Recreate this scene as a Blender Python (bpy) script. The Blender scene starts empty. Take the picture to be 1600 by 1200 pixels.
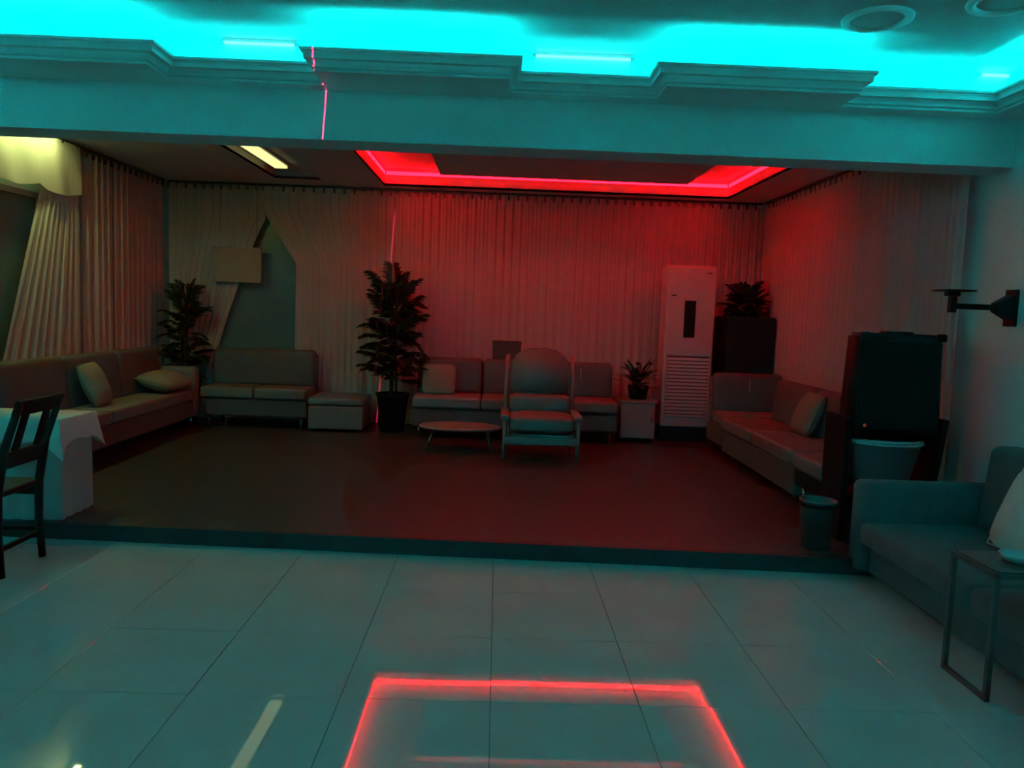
import bpy, bmesh, math, random
from mathutils import Vector, Matrix, Euler
random.seed(7)
PI = math.pi
SC = bpy.context.scene
COL = SC.collection

# ------------------------------------------------------------------ camera
cam_d = bpy.data.cameras.new('camera')
cam_d.sensor_fit = 'HORIZONTAL'; cam_d.sensor_width = 36.0; cam_d.lens = 36.0 * 1200.0 / 1600.0
cam_d.clip_start = 0.05; cam_d.clip_end = 60
cam = bpy.data.objects.new('camera', cam_d); COL.objects.link(cam)
_yv = Vector((-21.0, -115.0, 1200.0)).normalized()          # room depth axis seen from the camera (x right, y down, z ahead)
_xv = Vector((1.0, 0.036, 0.0)); _xv = (_xv - _xv.dot(_yv) * _yv).normalized()
_zv = -_yv.cross(_xv)
_right = Vector((_xv[0], _yv[0], _zv[0])); _down = Vector((_xv[1], _yv[1], _zv[1])); _fwd = Vector((_xv[2], _yv[2], _zv[2]))
cam.matrix_world = Matrix.Translation((0, 0, 1.56)) @ Matrix((_right, -_down, -_fwd)).transposed().to_4x4()
SC.camera = cam

# ------------------------------------------------------------------ world, exposure
w = bpy.data.worlds.new('night'); SC.world = w; w.use_nodes = True
w.node_tree.nodes['Background'].inputs[0].default_value = (0.02, 0.02, 0.025, 1)
w.node_tree.nodes['Background'].inputs[1].default_value = 0.1
SC.view_settings.view_transform = 'Standard'; SC.view_settings.look = 'None'
SC.view_settings.gamma = 1.0; SC.view_settings.use_curve_mapping = False
SC.view_settings.exposure = 0.0
SC.cycles.use_denoising = True
SC.cycles.max_bounces = 8; SC.cycles.diffuse_bounces = 6; SC.cycles.glossy_bounces = 4
SC.cycles.caustics_reflective = False; SC.cycles.caustics_refractive = False

# light levels (all of them belong to lamps built below)
CYAN_E = 88.0
CYAN_SIDE_E = 260.0
RED_E = 43.0
YEL_E = 1.1
WASH_E = 58.0
LASER_W = 3500.0

# ------------------------------------------------------------------ materials
def mat(name, col, rough=0.6, var=0.0, scale=8.0, bump=0.0, bscale=60.0, metal=0.0, spec=0.5, trans=0.0, stretch=None, coat=0.0):
    m = bpy.data.materials.new(name); m.use_nodes = True
    nt = m.node_tree; b = nt.nodes['Principled BSDF']
    b.inputs['Base Color'].default_value = (*col, 1); b.inputs['Roughness'].default_value = rough
    b.inputs['Metallic'].default_value = metal; b.inputs['Specular IOR Level'].default_value = spec
    b.inputs['Coat Weight'].default_value = coat
    tc = nt.nodes.new('ShaderNodeTexCoord'); mp = nt.nodes.new('ShaderNodeMapping')
    nt.links.new(tc.outputs['Object'], mp.inputs[0])
    if stretch: mp.inputs['Scale'].default_value = stretch
    if var > 0:
        n = nt.nodes.new('ShaderNodeTexNoise'); n.inputs['Scale'].default_value = scale; n.inputs['Detail'].default_value = 5
        r = nt.nodes.new('ShaderNodeValToRGB')
        r.color_ramp.elements[0].position = 0.3; r.color_ramp.elements[1].position = 0.7
        r.color_ramp.elements[0].color = (*[c * (1 - var) for c in col], 1)
        r.color_ramp.elements[1].color = (*[min(1, c * (1 + var)) for c in col], 1)
        nt.links.new(mp.outputs[0], n.inputs['Vector']); nt.links.new(n.outputs['Fac'], r.inputs[0]); nt.links.new(r.outputs[0], b.inputs['Base Color'])
    if bump > 0:
        n2 = nt.nodes.new('ShaderNodeTexNoise'); n2.inputs['Scale'].default_value = bscale; n2.inputs['Detail'].default_value = 3
        bu = nt.nodes.new('ShaderNodeBump'); bu.inputs['Strength'].default_value = bump; bu.inputs['Distance'].default_value = 0.01
        nt.links.new(mp.outputs[0], n2.inputs['Vector']); nt.links.new(n2.outputs['Fac'], bu.inputs['Height']); nt.links.new(bu.outputs[0], b.inputs['Normal'])
    if trans > 0:
        out = nt.nodes['Material Output']; t = nt.nodes.new('ShaderNodeBsdfTranslucent'); mx = nt.nodes.new('ShaderNodeMixShader')
        t.inputs[0].default_value = (*col, 1); mx.inputs[0].default_value = trans
        nt.links.new(b.outputs[0], mx.inputs[1]); nt.links.new(t.outputs[0], mx.inputs[2]); nt.links.new(mx.outputs[0], out.inputs[0])
    return m

def emis(name, col, e):
    m = bpy.data.materials.new(name); m.use_nodes = True
    nt = m.node_tree; nt.nodes.remove(nt.nodes['Principled BSDF'])
    em = nt.nodes.new('ShaderNodeEmission'); em.inputs[0].default_value = (*col, 1); em.inputs[1].default_value = e
    nt.links.new(em.outputs[0], nt.nodes['Material Output'].inputs[0])
    return m

M = {}
M['tile'] = mat('glossy_tile', (0.46, 0.54, 0.53), 0.025, var=0.05, scale=2.5, spec=0.5)  # a little of the cyan LED light is mixed into the tile colour
M['grout'] = mat('grout', (0.12, 0.12, 0.12), 0.8, bump=0.2)
M['paint'] = mat('cyan_tinted_paint', (0.58, 0.82, 0.82), 0.7, var=0.03, scale=3, bump=0.05, bscale=150)  # cyan of the hall light put into the wall colour to hold back red
M['plaster'] = mat('plaster_moulding', (0.66, 0.90, 0.90), 0.45, var=0.03, scale=6)  # moulding colour carries the same cyan light tint as the walls
M['ceil'] = mat('ceiling_paint', (0.55, 0.55, 0.54), 0.8, var=0.04, scale=2, bump=0.05, bscale=120)
M['laminate'] = mat('dark_laminate', (0.033, 0.031, 0.032), 0.40, var=0.35, scale=6, stretch=(7, 0.6, 1), bump=0.06, bscale=25)
M['nosing'] = mat('dark_step_edge', (0.016, 0.02, 0.02), 0.5, var=0.2)
M['voile'] = mat('voile', (0.60, 0.54, 0.53), 0.9, var=0.06, scale=3, stretch=(9, 9, 0.4), trans=0.3)
M['rail'] = mat('rail_metal', (0.10, 0.10, 0.10), 0.4, metal=0.6, var=0.1)
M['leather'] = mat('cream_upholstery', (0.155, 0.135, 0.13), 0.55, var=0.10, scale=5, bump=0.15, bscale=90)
M['leather_dk'] = mat('dark_shaded_upholstery', (0.085, 0.065, 0.062), 0.6, var=0.15, scale=5, bump=0.15, bscale=90)  # darker back cushions; on sofa bases the dark tone stands in for shade
M['grey_fab'] = mat('grey_fabric', (0.075, 0.08, 0.08), 0.85, var=0.12, scale=9, bump=0.3, bscale=200)
M['pillow'] = mat('cream_pillow', (0.21, 0.185, 0.14), 0.8, var=0.08, scale=12, bump=0.25, bscale=220)
M['pillow_w'] = mat('white_pillow', (0.70, 0.68, 0.64), 0.8, var=0.06, scale=12, bump=0.25, bscale=220)
M['chrome'] = mat('chrome', (0.55, 0.55, 0.55), 0.25, metal=1.0, var=0.05)
M['blk_metal'] = mat('black_metal', (0.006, 0.006, 0.006), 0.55, spec=0.15, var=0.2)
M['blk_plastic'] = mat('black_plastic', (0.006, 0.006, 0.006), 0.65, spec=0.15, var=0.2, bump=0.1, bscale=200)
M['grille'] = mat('speaker_grille', (0.004, 0.004, 0.004), 0.75, spec=0.15, var=0.2, bump=0.6, bscale=320)
M['wht_plastic'] = mat('white_plastic', (0.52, 0.45, 0.45), 0.4, var=0.04, scale=4)
M['wht_lacquer'] = mat('white_lacquer', (0.27, 0.25, 0.24), 0.25, var=0.05, scale=5)
M['darkwood'] = mat('dark_wood', (0.012, 0.009, 0.007), 0.5, spec=0.15, var=0.35, scale=7, stretch=(1, 1, 9))
M['leaf'] = mat('leaf', (0.020, 0.034, 0.014), 0.55, var=0.4, scale=9)
M['stem'] = mat('stem', (0.05, 0.04, 0.025), 0.8, var=0.3, scale=20)
M['pot'] = mat('dark_pot', (0.008, 0.008, 0.008), 0.7, spec=0.15, var=0.2, scale=8)
M['soil'] = mat('soil', (0.02, 0.015, 0.01), 0.95, var=0.4, scale=30, bump=0.5)
M['flower'] = mat('pale_flower', (0.6, 0.45, 0.40), 0.7, var=0.15, scale=20)
M['cloth'] = mat('table_cloth', (0.60, 0.62, 0.60), 0.85, var=0.05, scale=6, bump=0.15, bscale=250)
M['skirt'] = mat('table_skirt', (0.34, 0.36, 0.35), 0.9, var=0.08, scale=6, bump=0.15, bscale=250)
M['glass_dark'] = mat('night_window_glass', (0.10, 0.14, 0.125), 0.3, var=0.2, scale=2, spec=0.5)
M['frame'] = mat('window_frame', (0.25, 0.25, 0.24), 0.5, var=0.05)
M['board'] = mat('pale_board', (0.36, 0.26, 0.20), 0.7, var=0.05, scale=5)
M['tub'] = mat('white_tub_plastic', (0.36, 0.39, 0.39), 0.45, var=0.06, scale=4)
M['bin'] = mat('grey_bin', (0.07, 0.08, 0.08), 0.35, var=0.1)
M['carton'] = mat('red_brown_carton', (0.07, 0.045, 0.04), 0.8, var=0.1)
M['tray'] = mat('tray_paint', (0.62, 0.60, 0.58), 0.75, var=0.03, scale=3)
M['glass_top'] = mat('smoked_glass_top', (0.05, 0.06, 0.06), 0.12, var=0.1, spec=0.6)
M['redled_dot'] = emis('power_light', (1.0, 0.25, 0.12), 0.10)
M['cyan'] = emis('cyan_led', (0.0, 0.97, 1.05), CYAN_E)
M['cyan_side'] = emis('cyan_led_sides', (0.0, 0.97, 1.05), CYAN_SIDE_E)
M['cyan_dim'] = emis('cyan_led_recess', (0.0, 0.97, 1.05), CYAN_E * 0.25)
M['cyan_streak'] = emis('cyan_white_streak', (0.18, 1.0, 1.0), 1.5)
M['wash'] = emis('yellow_green_tube', (0.80, 1.0, 0.28), WASH_E)
M['red'] = emis('red_led', (1.0, 0.0014, 0.0050), RED_E)
M['yellow'] = emis('yellow_tube', (1.0, 0.98, 0.38), YEL_E)

# ------------------------------------------------------------------ mesh helpers
def add_box(bm, x0, x1, y0, y1, z0, z1, bev=0.0, seg=2):
    r = bmesh.ops.create_cube(bm, size=1.0)
    vs = r['verts']
    for v in vs:
        v.co = Vector(((x0 + x1) / 2 + v.co.x * (x1 - x0), (y0 + y1) / 2 + v.co.y * (y1 - y0), (z0 + z1) / 2 + v.co.z * (z1 - z0)))
    if bev > 0:
        es = list({e for v in vs for e in v.link_edges})
        bmesh.ops.bevel(bm, geom=es, offset=bev, segments=seg, affect='EDGES', profile=0.5, clamp_overlap=True)

def add_tube(bm, pts, r, n=8, cap=True):
    pts = [Vector(p) for p in pts]; rings = []
    rs = r if isinstance(r, (list, tuple)) else [r] * len(pts)
    for i, p in enumerate(pts):
        t = (pts[min(i + 1, len(pts) - 1)] - pts[max(i - 1, 0)]).normalized()
        a = Vector((0, 0, 1)) if abs(t.z) < 0.9 else Vector((1, 0, 0))
        u = t.cross(a).normalized(); v = t.cross(u)
        rings.append([bm.verts.new(p + rs[i] * (math.cos(2 * PI * k / n) * u + math.sin(2 * PI * k / n) * v)) for k in range(n)])
    for a, b in zip(rings, rings[1:]):
        for k in range(n): bm.faces.new((a[k], a[(k + 1) % n], b[(k + 1) % n], b[k]))
    if cap:
        bm.faces.new(rings[0][::-1]); bm.faces.new(rings[-1])

def add_lathe(bm, prof, n=24, cx=0, cy=0, sx=1, sy=1):
    rings = []
    for r, z in prof:
        if r < 1e-5: rings.append([bm.verts.new((cx, cy, z))])
        else: rings.append([bm.verts.new((cx + sx * r * math.cos(2 * PI * k / n), cy + sy * r * math.sin(2 * PI * k / n), z)) for k in range(n)])
    for a, b in zip(rings, rings[1:]):
        for k in range(n):
            A = a if len(a) > 1 else None; B = b if len(b) > 1 else None
            if A and B: bm.faces.new((a[k], a[(k + 1) % n], b[(k + 1) % n], b[k]))
            elif A: bm.faces.new((a[k], a[(k + 1) % n], b[0]))
            elif B: bm.faces.new((a[0], b[(k + 1) % n], b[k]))

def add_prism(bm, poly, z0, z1):
    a = [bm.verts.new((x, y, z0)) for x, y in poly]; b = [bm.verts.new((x, y, z1)) for x, y in poly]
    n = len(poly)
    bm.faces.new(a[::-1]); bm.faces.new(b)
    for k in range(n): bm.faces.new((a[k], a[(k + 1) % n], b[(k + 1) % n], b[k]))

def add_cushion(bm, cx, cy, cz, sx, sy, sz, puff=0.35, cuts=7, rot=None):
    """a soft block: edges rounded in, broad faces bulging"""
    r = bmesh.ops.create_cube(bm, size=2.0); vs = r['verts']
    es = list({e for v in vs for e in v.link_edges})
    g = bmesh.ops.subdivide_edges(bm, edges=es, cuts=cuts, use_grid_fill=True)
    allv = list(bm.verts)
    R = Euler(rot).to_matrix() if rot else Matrix.Identity(3)
    for v in allv:
        p = v.co.copy()
        q = Vector((p.x, p.y, p.z))
        l = max(1e-6, (abs(p.x) ** 6 + abs(p.y) ** 6 + abs(p.z) ** 6) ** (1 / 6.0))
        q = p / l * max(abs(p.x), abs(p.y), abs(p.z))
        u = abs(q.x); t = abs(q.y)
        k = (1 - puff) + puff * (1 - u ** 3) * (1 - t ** 3) ** 0.6 if puff < 1 else (1 - u ** 2) * (1 - t ** 2)
        q = Vector((q.x * sx / 2, q.y * sy / 2, q.z * sz / 2 * max(0.12, k)))
        v.co = R @ q + Vector((cx, cy, cz))

def mkobj(name, bm, m, parent=None, smooth=False, loc=None, rot=None):
    bmesh.ops.recalc_face_normals(bm, faces=bm.faces)
    me = bpy.data.meshes.new(name); bm.to_mesh(me); bm.free()
    if smooth:
        for p in me.polygons: p.use_smooth = True
    me.materials.append(M[m] if isinstance(m, str) else m)
    o = bpy.data.objects.new(name, me); COL.objects.link(o)
    if parent: o.parent = parent
    if loc: o.location = loc
    if rot: o.rotation_euler = rot
    return o

def tag(o, label, cat, group=None):
    o['label'] = label; o['category'] = cat
    if group: o['group'] = group
    return o

def thing(name, label, cat, loc=(0, 0, 0), rz=0.0, group=None):
    o = bpy.data.objects.new(name, None); COL.objects.link(o)
    o.empty_display_size = 0.1; o.location = loc; o.rotation_euler = (0, 0, rz)
    return tag(o, label, cat, group)

def struct(name, bm, m, smooth=False, parent=None):
    o = mkobj(name, bm, m, parent, smooth)
    if parent is None: o['kind'] = 'structure'
    return o

def NB(): return bmesh.new()

def boxpart(name, m, parent, *a, bev=0.0, seg=2, smooth=False):
    bm = NB(); add_box(bm, *a, bev=bev, seg=seg); return mkobj(name, bm, m, parent, smooth)

def tubepart(name, m, parent, pts, r, n=8):
    bm = NB(); add_tube(bm, pts, r, n); return mkobj(name, bm, m, parent, True)

# ================================================================== THE SETTING
XL, XR = -4.15, 3.30           # side walls
YB = 9.62                      # back wall of the alcove
BY0, BY1 = 5.03, 5.33          # beam
CEIL, ALC, SOFF = 3.20, 2.98, 2.60
ST = 0.10                      # stage height
HX0, HY0 = -4.6, -3.2          # hall left / rear

# hall floor: grout bed and 0.6 m tiles
bm = NB(); add_box(bm, HX0, XR, HY0, 5.3, -0.12, -0.004); floor = struct('floor', bm, 'grout')
bm = NB(); add_box(bm, -0.2988, 0.2988, -0.2988, 0.2988, -0.012, 0.0, bev=0.0015, seg=1)
bmesh.ops.recalc_face_normals(bm, faces=bm.faces)
tile_me = bpy.data.meshes.new('tile'); bm.to_mesh(tile_me); bm.free(); tile_me.materials.append(M['tile'])
i = 0
for ix in range(-8, 6):
    for iy in range(-10, 4):
        x = 0.02 + 0.3 + 0.6 * ix; y = 2.94 + 0.3 + 0.6 * iy
        if x < HX0 or x + 0.3 > XR + 0.5 or y < HY0: continue
        if x + 0.3 > XR: continue
        o = bpy.data.objects.new('tile', tile_me); COL.objects.link(o); o.parent = floor
        o.location = (x, y, random.uniform(-0.0006, 0.0))
        o.rotation_euler = (math.radians(random.gauss(0, 0.10)), math.radians(random.gauss(0, 0.10)), 0)
        i += 1

# stage (raised floor of the alcove), front edge slightly askew
fx0, fy0, fx1, fy1 = HX0, 4.95, XR, 4.56
bm = NB(); add_prism(bm, [(HX0, fy0 + 0.03), (XR, fy1 + 0.03), (XR, YB), (XL, YB), (HX0, YB)], 0.0, ST); struct('floor_stage', bm, 'laminate')
bm = NB(); add_prism(bm, [(HX0, fy0), (XR, fy1), (XR, fy1 + 0.05), (HX0, fy0 + 0.05)], 0.0, ST + 0.004); struct('trim_2', bm, 'nosing')

# walls
bm = NB(); add_box(bm, XL - 0.45, XR + 0.12, YB, YB + 0.12, 0, CEIL + 0.15); struct('wall_back', bm, 'paint')
bm = NB(); add_box(bm, XR, XR + 0.12, HY0, YB, -0.1, CEIL + 0.15); struct('wall_right', bm, 'paint')
bm = NB(); add_box(bm, XL - 0.12, XL, BY0 + 0.02, YB, 0.0, CEIL + 0.15); struct('wall_left', bm, 'paint')
bm = NB(); add_box(bm, HX0 - 0.12, HX0, HY0, BY0 + 0.3, -0.1, CEIL + 0.15); struct('wall_hall_left', bm, 'paint')
bm = NB(); add_box(bm, HX0, XL, BY0 + 0.02, BY1, ST, SOFF); struct('wall_pier', bm, 'paint')
bm = NB(); add_box(bm, HX0 - 0.12, XR + 0.12, HY0 - 0.12, HY0, -0.1, CEIL + 0.15); struct('wall_rear', bm, 'paint')
# beam between hall and alcove
bm = NB(); add_box(bm, HX0, XR, BY0, BY1, SOFF, CEIL + 0.1); struct('wall_beam', bm, 'paint')
# hall ceiling
bm = NB(); add_box(bm, HX0, XR, HY0, BY0, CEIL, CEIL + 0.12); struct('ceiling', bm, 'ceil')
# alcove ceiling with the red tray and the yellow trough cut out
TX0, TX1, TY0, TY1 = -1.40, 2.70, 7.17, 9.31
SX0, SX1, SY0, SY1 = -2.62, -2.08, 6.20, 9.05
bm = NB()
T = 0.03
for (a, b, c, d) in ((XL, XR, BY1, SY0), (XL, SX0, SY0, SY1), (SX1, TX0, SY0, SY1), (TX0, XR, SY0, TY0), (TX1, XR, TY0, TY1),
                     (XL, TX0, SY1, YB), (TX0, XR, TY1, YB), (TX0, TX0 + 0.0001, SY1, TY1)):
    if b - a > 0.001: add_box(bm, a, b, c, d, ALC, ALC + T)
struct('ceiling_alcove', bm, 'ceil')
RZ = 3.19
def liner(name, x0, x1, y0, y1, z0, z1, m):
    t = 0.02; bm = NB()
    add_box(bm, x0 - t, x0, y0 - t, y1 + t, z0, z1); add_box(bm, x1, x1 + t, y0 - t, y1 + t, z0, z1)
    add_box(bm, x0, x1, y0 - t, y0, z0, z1); add_box(bm, x0, x1, y1, y1 + t, z0, z1)
    add_box(bm, x0 - t, x1 + t, y0 - t, y1 + t, z1, z1 + t)
    return struct(name, bm, m)
liner('ceiling_tray', TX0, TX1, TY0, TY1, ALC + 0.0005, RZ, 'tray')
liner('ceiling_trough', SX0, SX1, SY0, SY1, ALC + 0.0005, 3.07, 'tray')
# the dropped island inside the tray
bm = NB(); add_box(bm, -0.69, 2.04, 7.46, 8.64, 3.02, 3.07); isl = struct('ceiling_island', bm, 'ceil')
for x in (-0.3, 1.65):
    for y in (7.75, 8.35): tubepart('hanger', 'rail', isl, [(x, y, 3.06), (x, y, RZ + 0.01)], 0.012)

# crenellated cornice shelf along the beam and down both sides of the hall
NEAR, REC = 4.655, 4.935
path = [(3.09, HY0 + 0.16), (-4.45, HY0 + 0.16), (-4.45, REC), (-3.20, REC), (-3.20, NEAR), (-2.10, NEAR), (-2.10, REC), (-1.10, REC), (-1.10, NEAR),
        (0.0, NEAR), (0.0, REC), (0.96, REC), (0.96, NEAR), (2.07, NEAR), (2.07, REC), (3.11, REC), (3.11, HY0 + 0.18)]
path = [p for k, p in enumerate(path) if True]
prof = [(0.0, 2.905), (0.020, 2.905), (0.022, 2.911), (0.020, 2.917), (0.008, 2.920), (0.008, 2.924), (0.032, 2.927), (0.034, 2.932), (0.032, 2.937), (0.020, 2.940),
        (0.022, 2.948), (0.030, 2.960), (0.042, 2.972), (0.058, 2.981), (0.058, 2.986), (0.072, 2.989), (0.074, 2.994), (0.066, 2.998), (0.066, 3.002), (0.088, 3.005), (0.090, 3.020), (0.070, 3.020), (0.070, 2.965), (0.0, 2.965)]
def offs(path, o):
    out = []
    n = len(path)
    for k in range(n):
        nn = Vector((0, 0))
        dirs = []
        if k > 0: dirs.append((Vector(path[k]) - Vector(path[k - 1])).normalized())
        if k < n - 1: dirs.append((Vector(path[k + 1]) - Vector(path[k])).normalized())
        for d in dirs: nn += Vector((d.y, -d.x))
        out.append(Vector(path[k]) + o * nn)
    return out
bm = NB()
rows = [[bm.verts.new((p.x, p.y, z)) for p in offs(path, o)] for o, z in prof]
for a, b in zip(rows, rows[1:] + rows[:1]):
    for k in range(len(path) - 1): bm.faces.new((a[k], a[k + 1], b[k + 1], b[k]))
bm.faces.new([r[0] for r in rows]); bm.faces.new([r[-1] for r in rows][::-1])
struct('trim_1', bm, 'plaster')
# the shelf slab carried behind the moulding
bm = NB()
for a, b in ((-3.20, -2.10), (-1.10, 0.0), (0.96, 2.07)): add_box(bm, a, b, NEAR, BY0, 2.905, 2.965)
for a, b in ((-4.45, -3.20), (-2.10, -1.10), (0.0, 0.96), (2.07, 3.11)): add_box(bm, a, b, REC, BY0, 2.905, 2.965)
add_box(bm, 3.11, XR, HY0, BY0, 2.905, 2.965); add_box(bm, HX0, -4.45, HY0, BY0, 2.905, 2.965)
add_box(bm, -4.45, 3.11, HY0, HY0 + 0.16, 2.905, 2.965)
struct('trim_3', bm, 'plaster')

# windows behind the drapes
def window(name, cx, cy, z0, z1, wd, axis):
    t = 0.05
    def B(bm, u0, u1, d0, d1, a, b):
        if axis == 'x': add_box(bm, cx + u0, cx + u1, cy - d1, cy - d0, a, b)
        else: add_box(bm, cx + d0, cx + d1, cy + u0, cy + u1, a, b)
    bm = NB(); B(bm, -wd / 2, -wd / 2 + t, 0, .03, z0, z1); B(bm, wd / 2 - t, wd / 2, 0, .03, z0, z1)
    B(bm, -wd / 2, wd / 2, 0, .03, z0, z0 + t); B(bm, -wd / 2, wd / 2, 0, .03, z1 - t, z1)
    o = struct(name, bm, 'frame')
    bm = NB(); B(bm, -wd / 2 + t, wd / 2 - t, .004, .012, z0 + t, z1 - t); mkobj('pane', bm, 'glass_dark', o)
    return o
window('window_1', -2.90, YB - 0.001, 0.75, 2.80, 1.30, 'x')
window('window_2', XL + 0.001, 6.30, 0.95, 2.45, 1.50, 'y')

# ================================================================== CURTAINS
def curtain(label, p0, p1, pleats, z0=0.115, z1=2.938, amp=0.015, edge0=None, edge1=None, group='sheer curtain panels of the alcove', seed=0):
    """pleated hanging; edge0/edge1(t) shift the start/end edge inwards (0..1) with t = 0 at the top, 1 at the hem"""
    rnd = random.Random(seed)
    A, B = Vector(p0), Vector(p1); d = B - A; L = d.length; u = d / L; nrm = Vector((u.y, -u.x))
    nu, nv = pleats * 8, 22
    ph = [rnd.uniform(-0.5, 0.5) for _ in range(pleats + 2)]; am = [rnd.uniform(0.55, 1.25) for _ in range(pleats + 2)]
    bm = NB(); g = []
    for j in range(nv + 1):
        t = j / nv; z = z1 + (z0 - z1) * t
        e0 = edge0(t) if edge0 else 0.0; e1 = 1 - (edge1(t) if edge1 else 0.0)
        row = []
        for i in range(nu + 1):
            s = i / nu; c = s * pleats; k = int(min(c, pleats - 1e-6)); fr = c - k
            a0 = am[k] * (1 - fr) + am[k + 1] * fr; p_ = ph[k] * (1 - fr) + ph[k + 1] * fr
            off = amp * a0 * math.sin(2 * PI * c + p_ + 0.5 * math.sin(2.3 * t + k)) * (0.65 + 0.35 * t)
            off += 0.010 * math.sin(4 * PI * c + 1.3 * k) * (1 - t)
            q = A + u * L * (e0 + (e1 - e0) * s) + nrm * off
            zz = z + (0.012 * math.sin(2 * PI * c) if j == 0 else 0)
            row.append(bm.verts.new((q.x, q.y, zz)))
        g.append(row)
    for j in range(nv):
        for i in range(nu): bm.faces.new((g[j][i], g[j][i + 1], g[j + 1][i + 1], g[j + 1][i]))
    o = mkobj('curtain', bm, 'voile', None, True)
    # header tape with hooks along the top
    bm = NB()
    for i in range(0, nu, 8):
        p = g_top(A, u, L, i / nu)
        add_box(bm, p.x - 0.012, p.x + 0.012, p.y - 0.012, p.y + 0.012, z1 - 0.045, z1 + 0.022)
    mkobj('hook_row', bm, 'rail', o)['kind'] = 'stuff'
    return tag(o, label, 'curtain', group)
def g_top(A, u, L, s): return A + u * L * s
def sweep(t0, amt, pw=1.4):
    return lambda t: 0.0 if t < t0 else amt * ((t - t0) / (1 - t0)) ** pw
YC = 9.50; XCL = -4.05; XCR = 3.215
# back wall, left to right
curtain('sheer curtain swept left of the dark window behind the corner palm', (-4.02, YC), (-2.86, YC), 11, edge1=sweep(0.14, 0.72, 0.85), seed=1)
curtain('sheer curtain hanging straight right of the dark window behind the ottoman', (-2.88, YC - 0.03), (-1.66, YC - 0.03), 10, edge0=lambda t: min(0.33, max(0.0, (t - 0.10) * 1.5)), seed=2)
bl = ['sheer curtain behind the tall palm beside the ottoman', 'reddish sheer curtain behind the left half of the back sofa',
      'bright red sheer curtain directly behind the armchair', 'red sheer curtain just left of the standing air conditioner',
      'dark red sheer curtain behind the air conditioner and planter in the corner']
xs = [-1.68, -0.70, 0.30, 1.28, 2.25, 3.20]
for k in range(5): curtain(bl[k], (xs[k], YC), (xs[k + 1] + 0.005, YC), 9, seed=10 + k)
# left wall, far to near
curtain('yellowish sheer curtain on the left wall next to the corner', (XCL, 9.40), (XCL, 8.21), 9, seed=21)
curtain('yellowish sheer curtain on the left wall above the sofa pillows', (XCL, 8.20), (XCL, 7.58), 5, seed=22, amp=0.018)
curtain('bright yellow swagged curtain swept back beside the left window', (XCL, 7.57), (XCL, 6.07), 9, seed=23, amp=0.018, edge1=lambda t: max(0.02, 0.69 - 0.73 * t))
curtain('yellow-lit curtain beyond the left photo edge behind the table', (XCL, 5.95), (XCL, 5.37), 5, seed=24, amp=0.03)
# swagged valance over the left window
bm = NB(); g = []
for j in range(11):
    row = []
    for i in range(49):
        s_ = i / 48.0; y = 7.50 - 2.03 * s_; t_ = j / 10.0
        drop = 0.44 + 0.05 * math.sin(PI * ((s_ * 3) % 1.0))
        off = 0.050 + 0.010 * math.sin(34 * s_ + 2.5 * t_) * (0.4 + t_)
        row.append(bm.verts.new((XCL + off, y, 2.95 - drop * t_)))
    g.append(row)
for j in range(10):
    for i in range(48): bm.faces.new((g[j][i], g[j][i + 1], g[j + 1][i + 1], g[j + 1][i]))
va = mkobj('valance', bm, 'voile', None, True); tag(va, 'bright yellow-lit swagged valance over the left window', 'valance')
bm = NB()
for i in range(9): add_box(bm, XCL - 0.005, XCL + 0.055, 7.44 - 0.24 * i, 7.46 - 0.24 * i, 2.93, 2.962)
mkobj('clip_row', bm, 'rail', va)['kind'] = 'stuff'
# right wall, far to near
rl = ['dark red curtain on the right wall behind the far sofa end', 'red curtain on the right wall above the right sofa cushion',
      'dull red curtain on the right wall behind the black loudspeaker', 'grey-lit curtain edge on the right wall beside the wall bracket']
ys = [9.44, 8.35, 7.25, 6.20, 5.34]
for k in range(4): curtain(rl[k], (XCR, ys[k]), (XCR, ys[k + 1] + 0.005), 9, seed=30 + k)
# rails
def rail(label, a, b):
    o = tubepart('curtain_rail', 'rail', None, [a, b], 0.012); return tag(o, label, 'curtain rail', 'curtain rails under the alcove ceiling')
rail('slim dark curtain rail along the back wall', (-4.02, YC, 2.967), (3.19, YC, 2.967))
rail('slim dark curtain rail along the left wall', (XCL, 9.44, 2.967), (XCL, 5.36, 2.967))
rail('slim dark curtain rail along the right wall', (XCR, 9.44, 2.967), (XCR, 5.36, 2.967))

# ================================================================== LIGHTS, SOME OF THEM ADDED
def strip(name, label, cat, a, b, m, wd=0.03, hh=0.012, group=None):
    (x0, y0, z0), (x1, y1, z1) = a, b
    t = thing(name, label, cat, ((x0 + x1) / 2, (y0 + y1) / 2, z0), 0, group)
    dx, dy = abs(x1 - x0) / 2, abs(y1 - y0) / 2
    if dx > dy: B = (-dx, dx, -wd / 2, wd / 2)
    else: B = (-wd / 2, wd / 2, -dy, dy)
    boxpart('carrier', 'wht_plastic', t, *B, 0, 0.004)
    boxpart('diode_band', m, t, *B, 0.004, hh)
    return t
G = 'cyan LED strips lying on the cornice shelf'
z = 2.966
for a, b, L in ((-3.16, -2.14, 'leftmost'), (-1.06, -0.04, 'middle'), (1.00, 2.03, 'rightmost')):
    strip('led_strip', 'cyan LED strip on the %s protruding cornice section' % L, 'LED strip', (a, NEAR - 0.045, z), (b, NEAR - 0.045, z), 'cyan', group=G)
for a, b, L in ((-4.40, -3.26, 'at the left photo edge'), (-2.04, -1.16, 'left of the laser line'), (0.06, 0.90, 'above the armchair'), (2.13, 3.05, 'nearest the right wall')):
    strip('led_strip', 'cyan LED strip in the recessed cornice section %s' % L, 'LED strip', (a, REC - 0.045, z), (b, REC - 0.045, z), 'cyan_dim', group=G)
strip('led_strip', 'cyan LED strip running along the right wall cornice', 'LED strip', (3.065, HY0 + 0.4, z), (3.065, 4.80, z), 'cyan_side', group=G)
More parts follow.
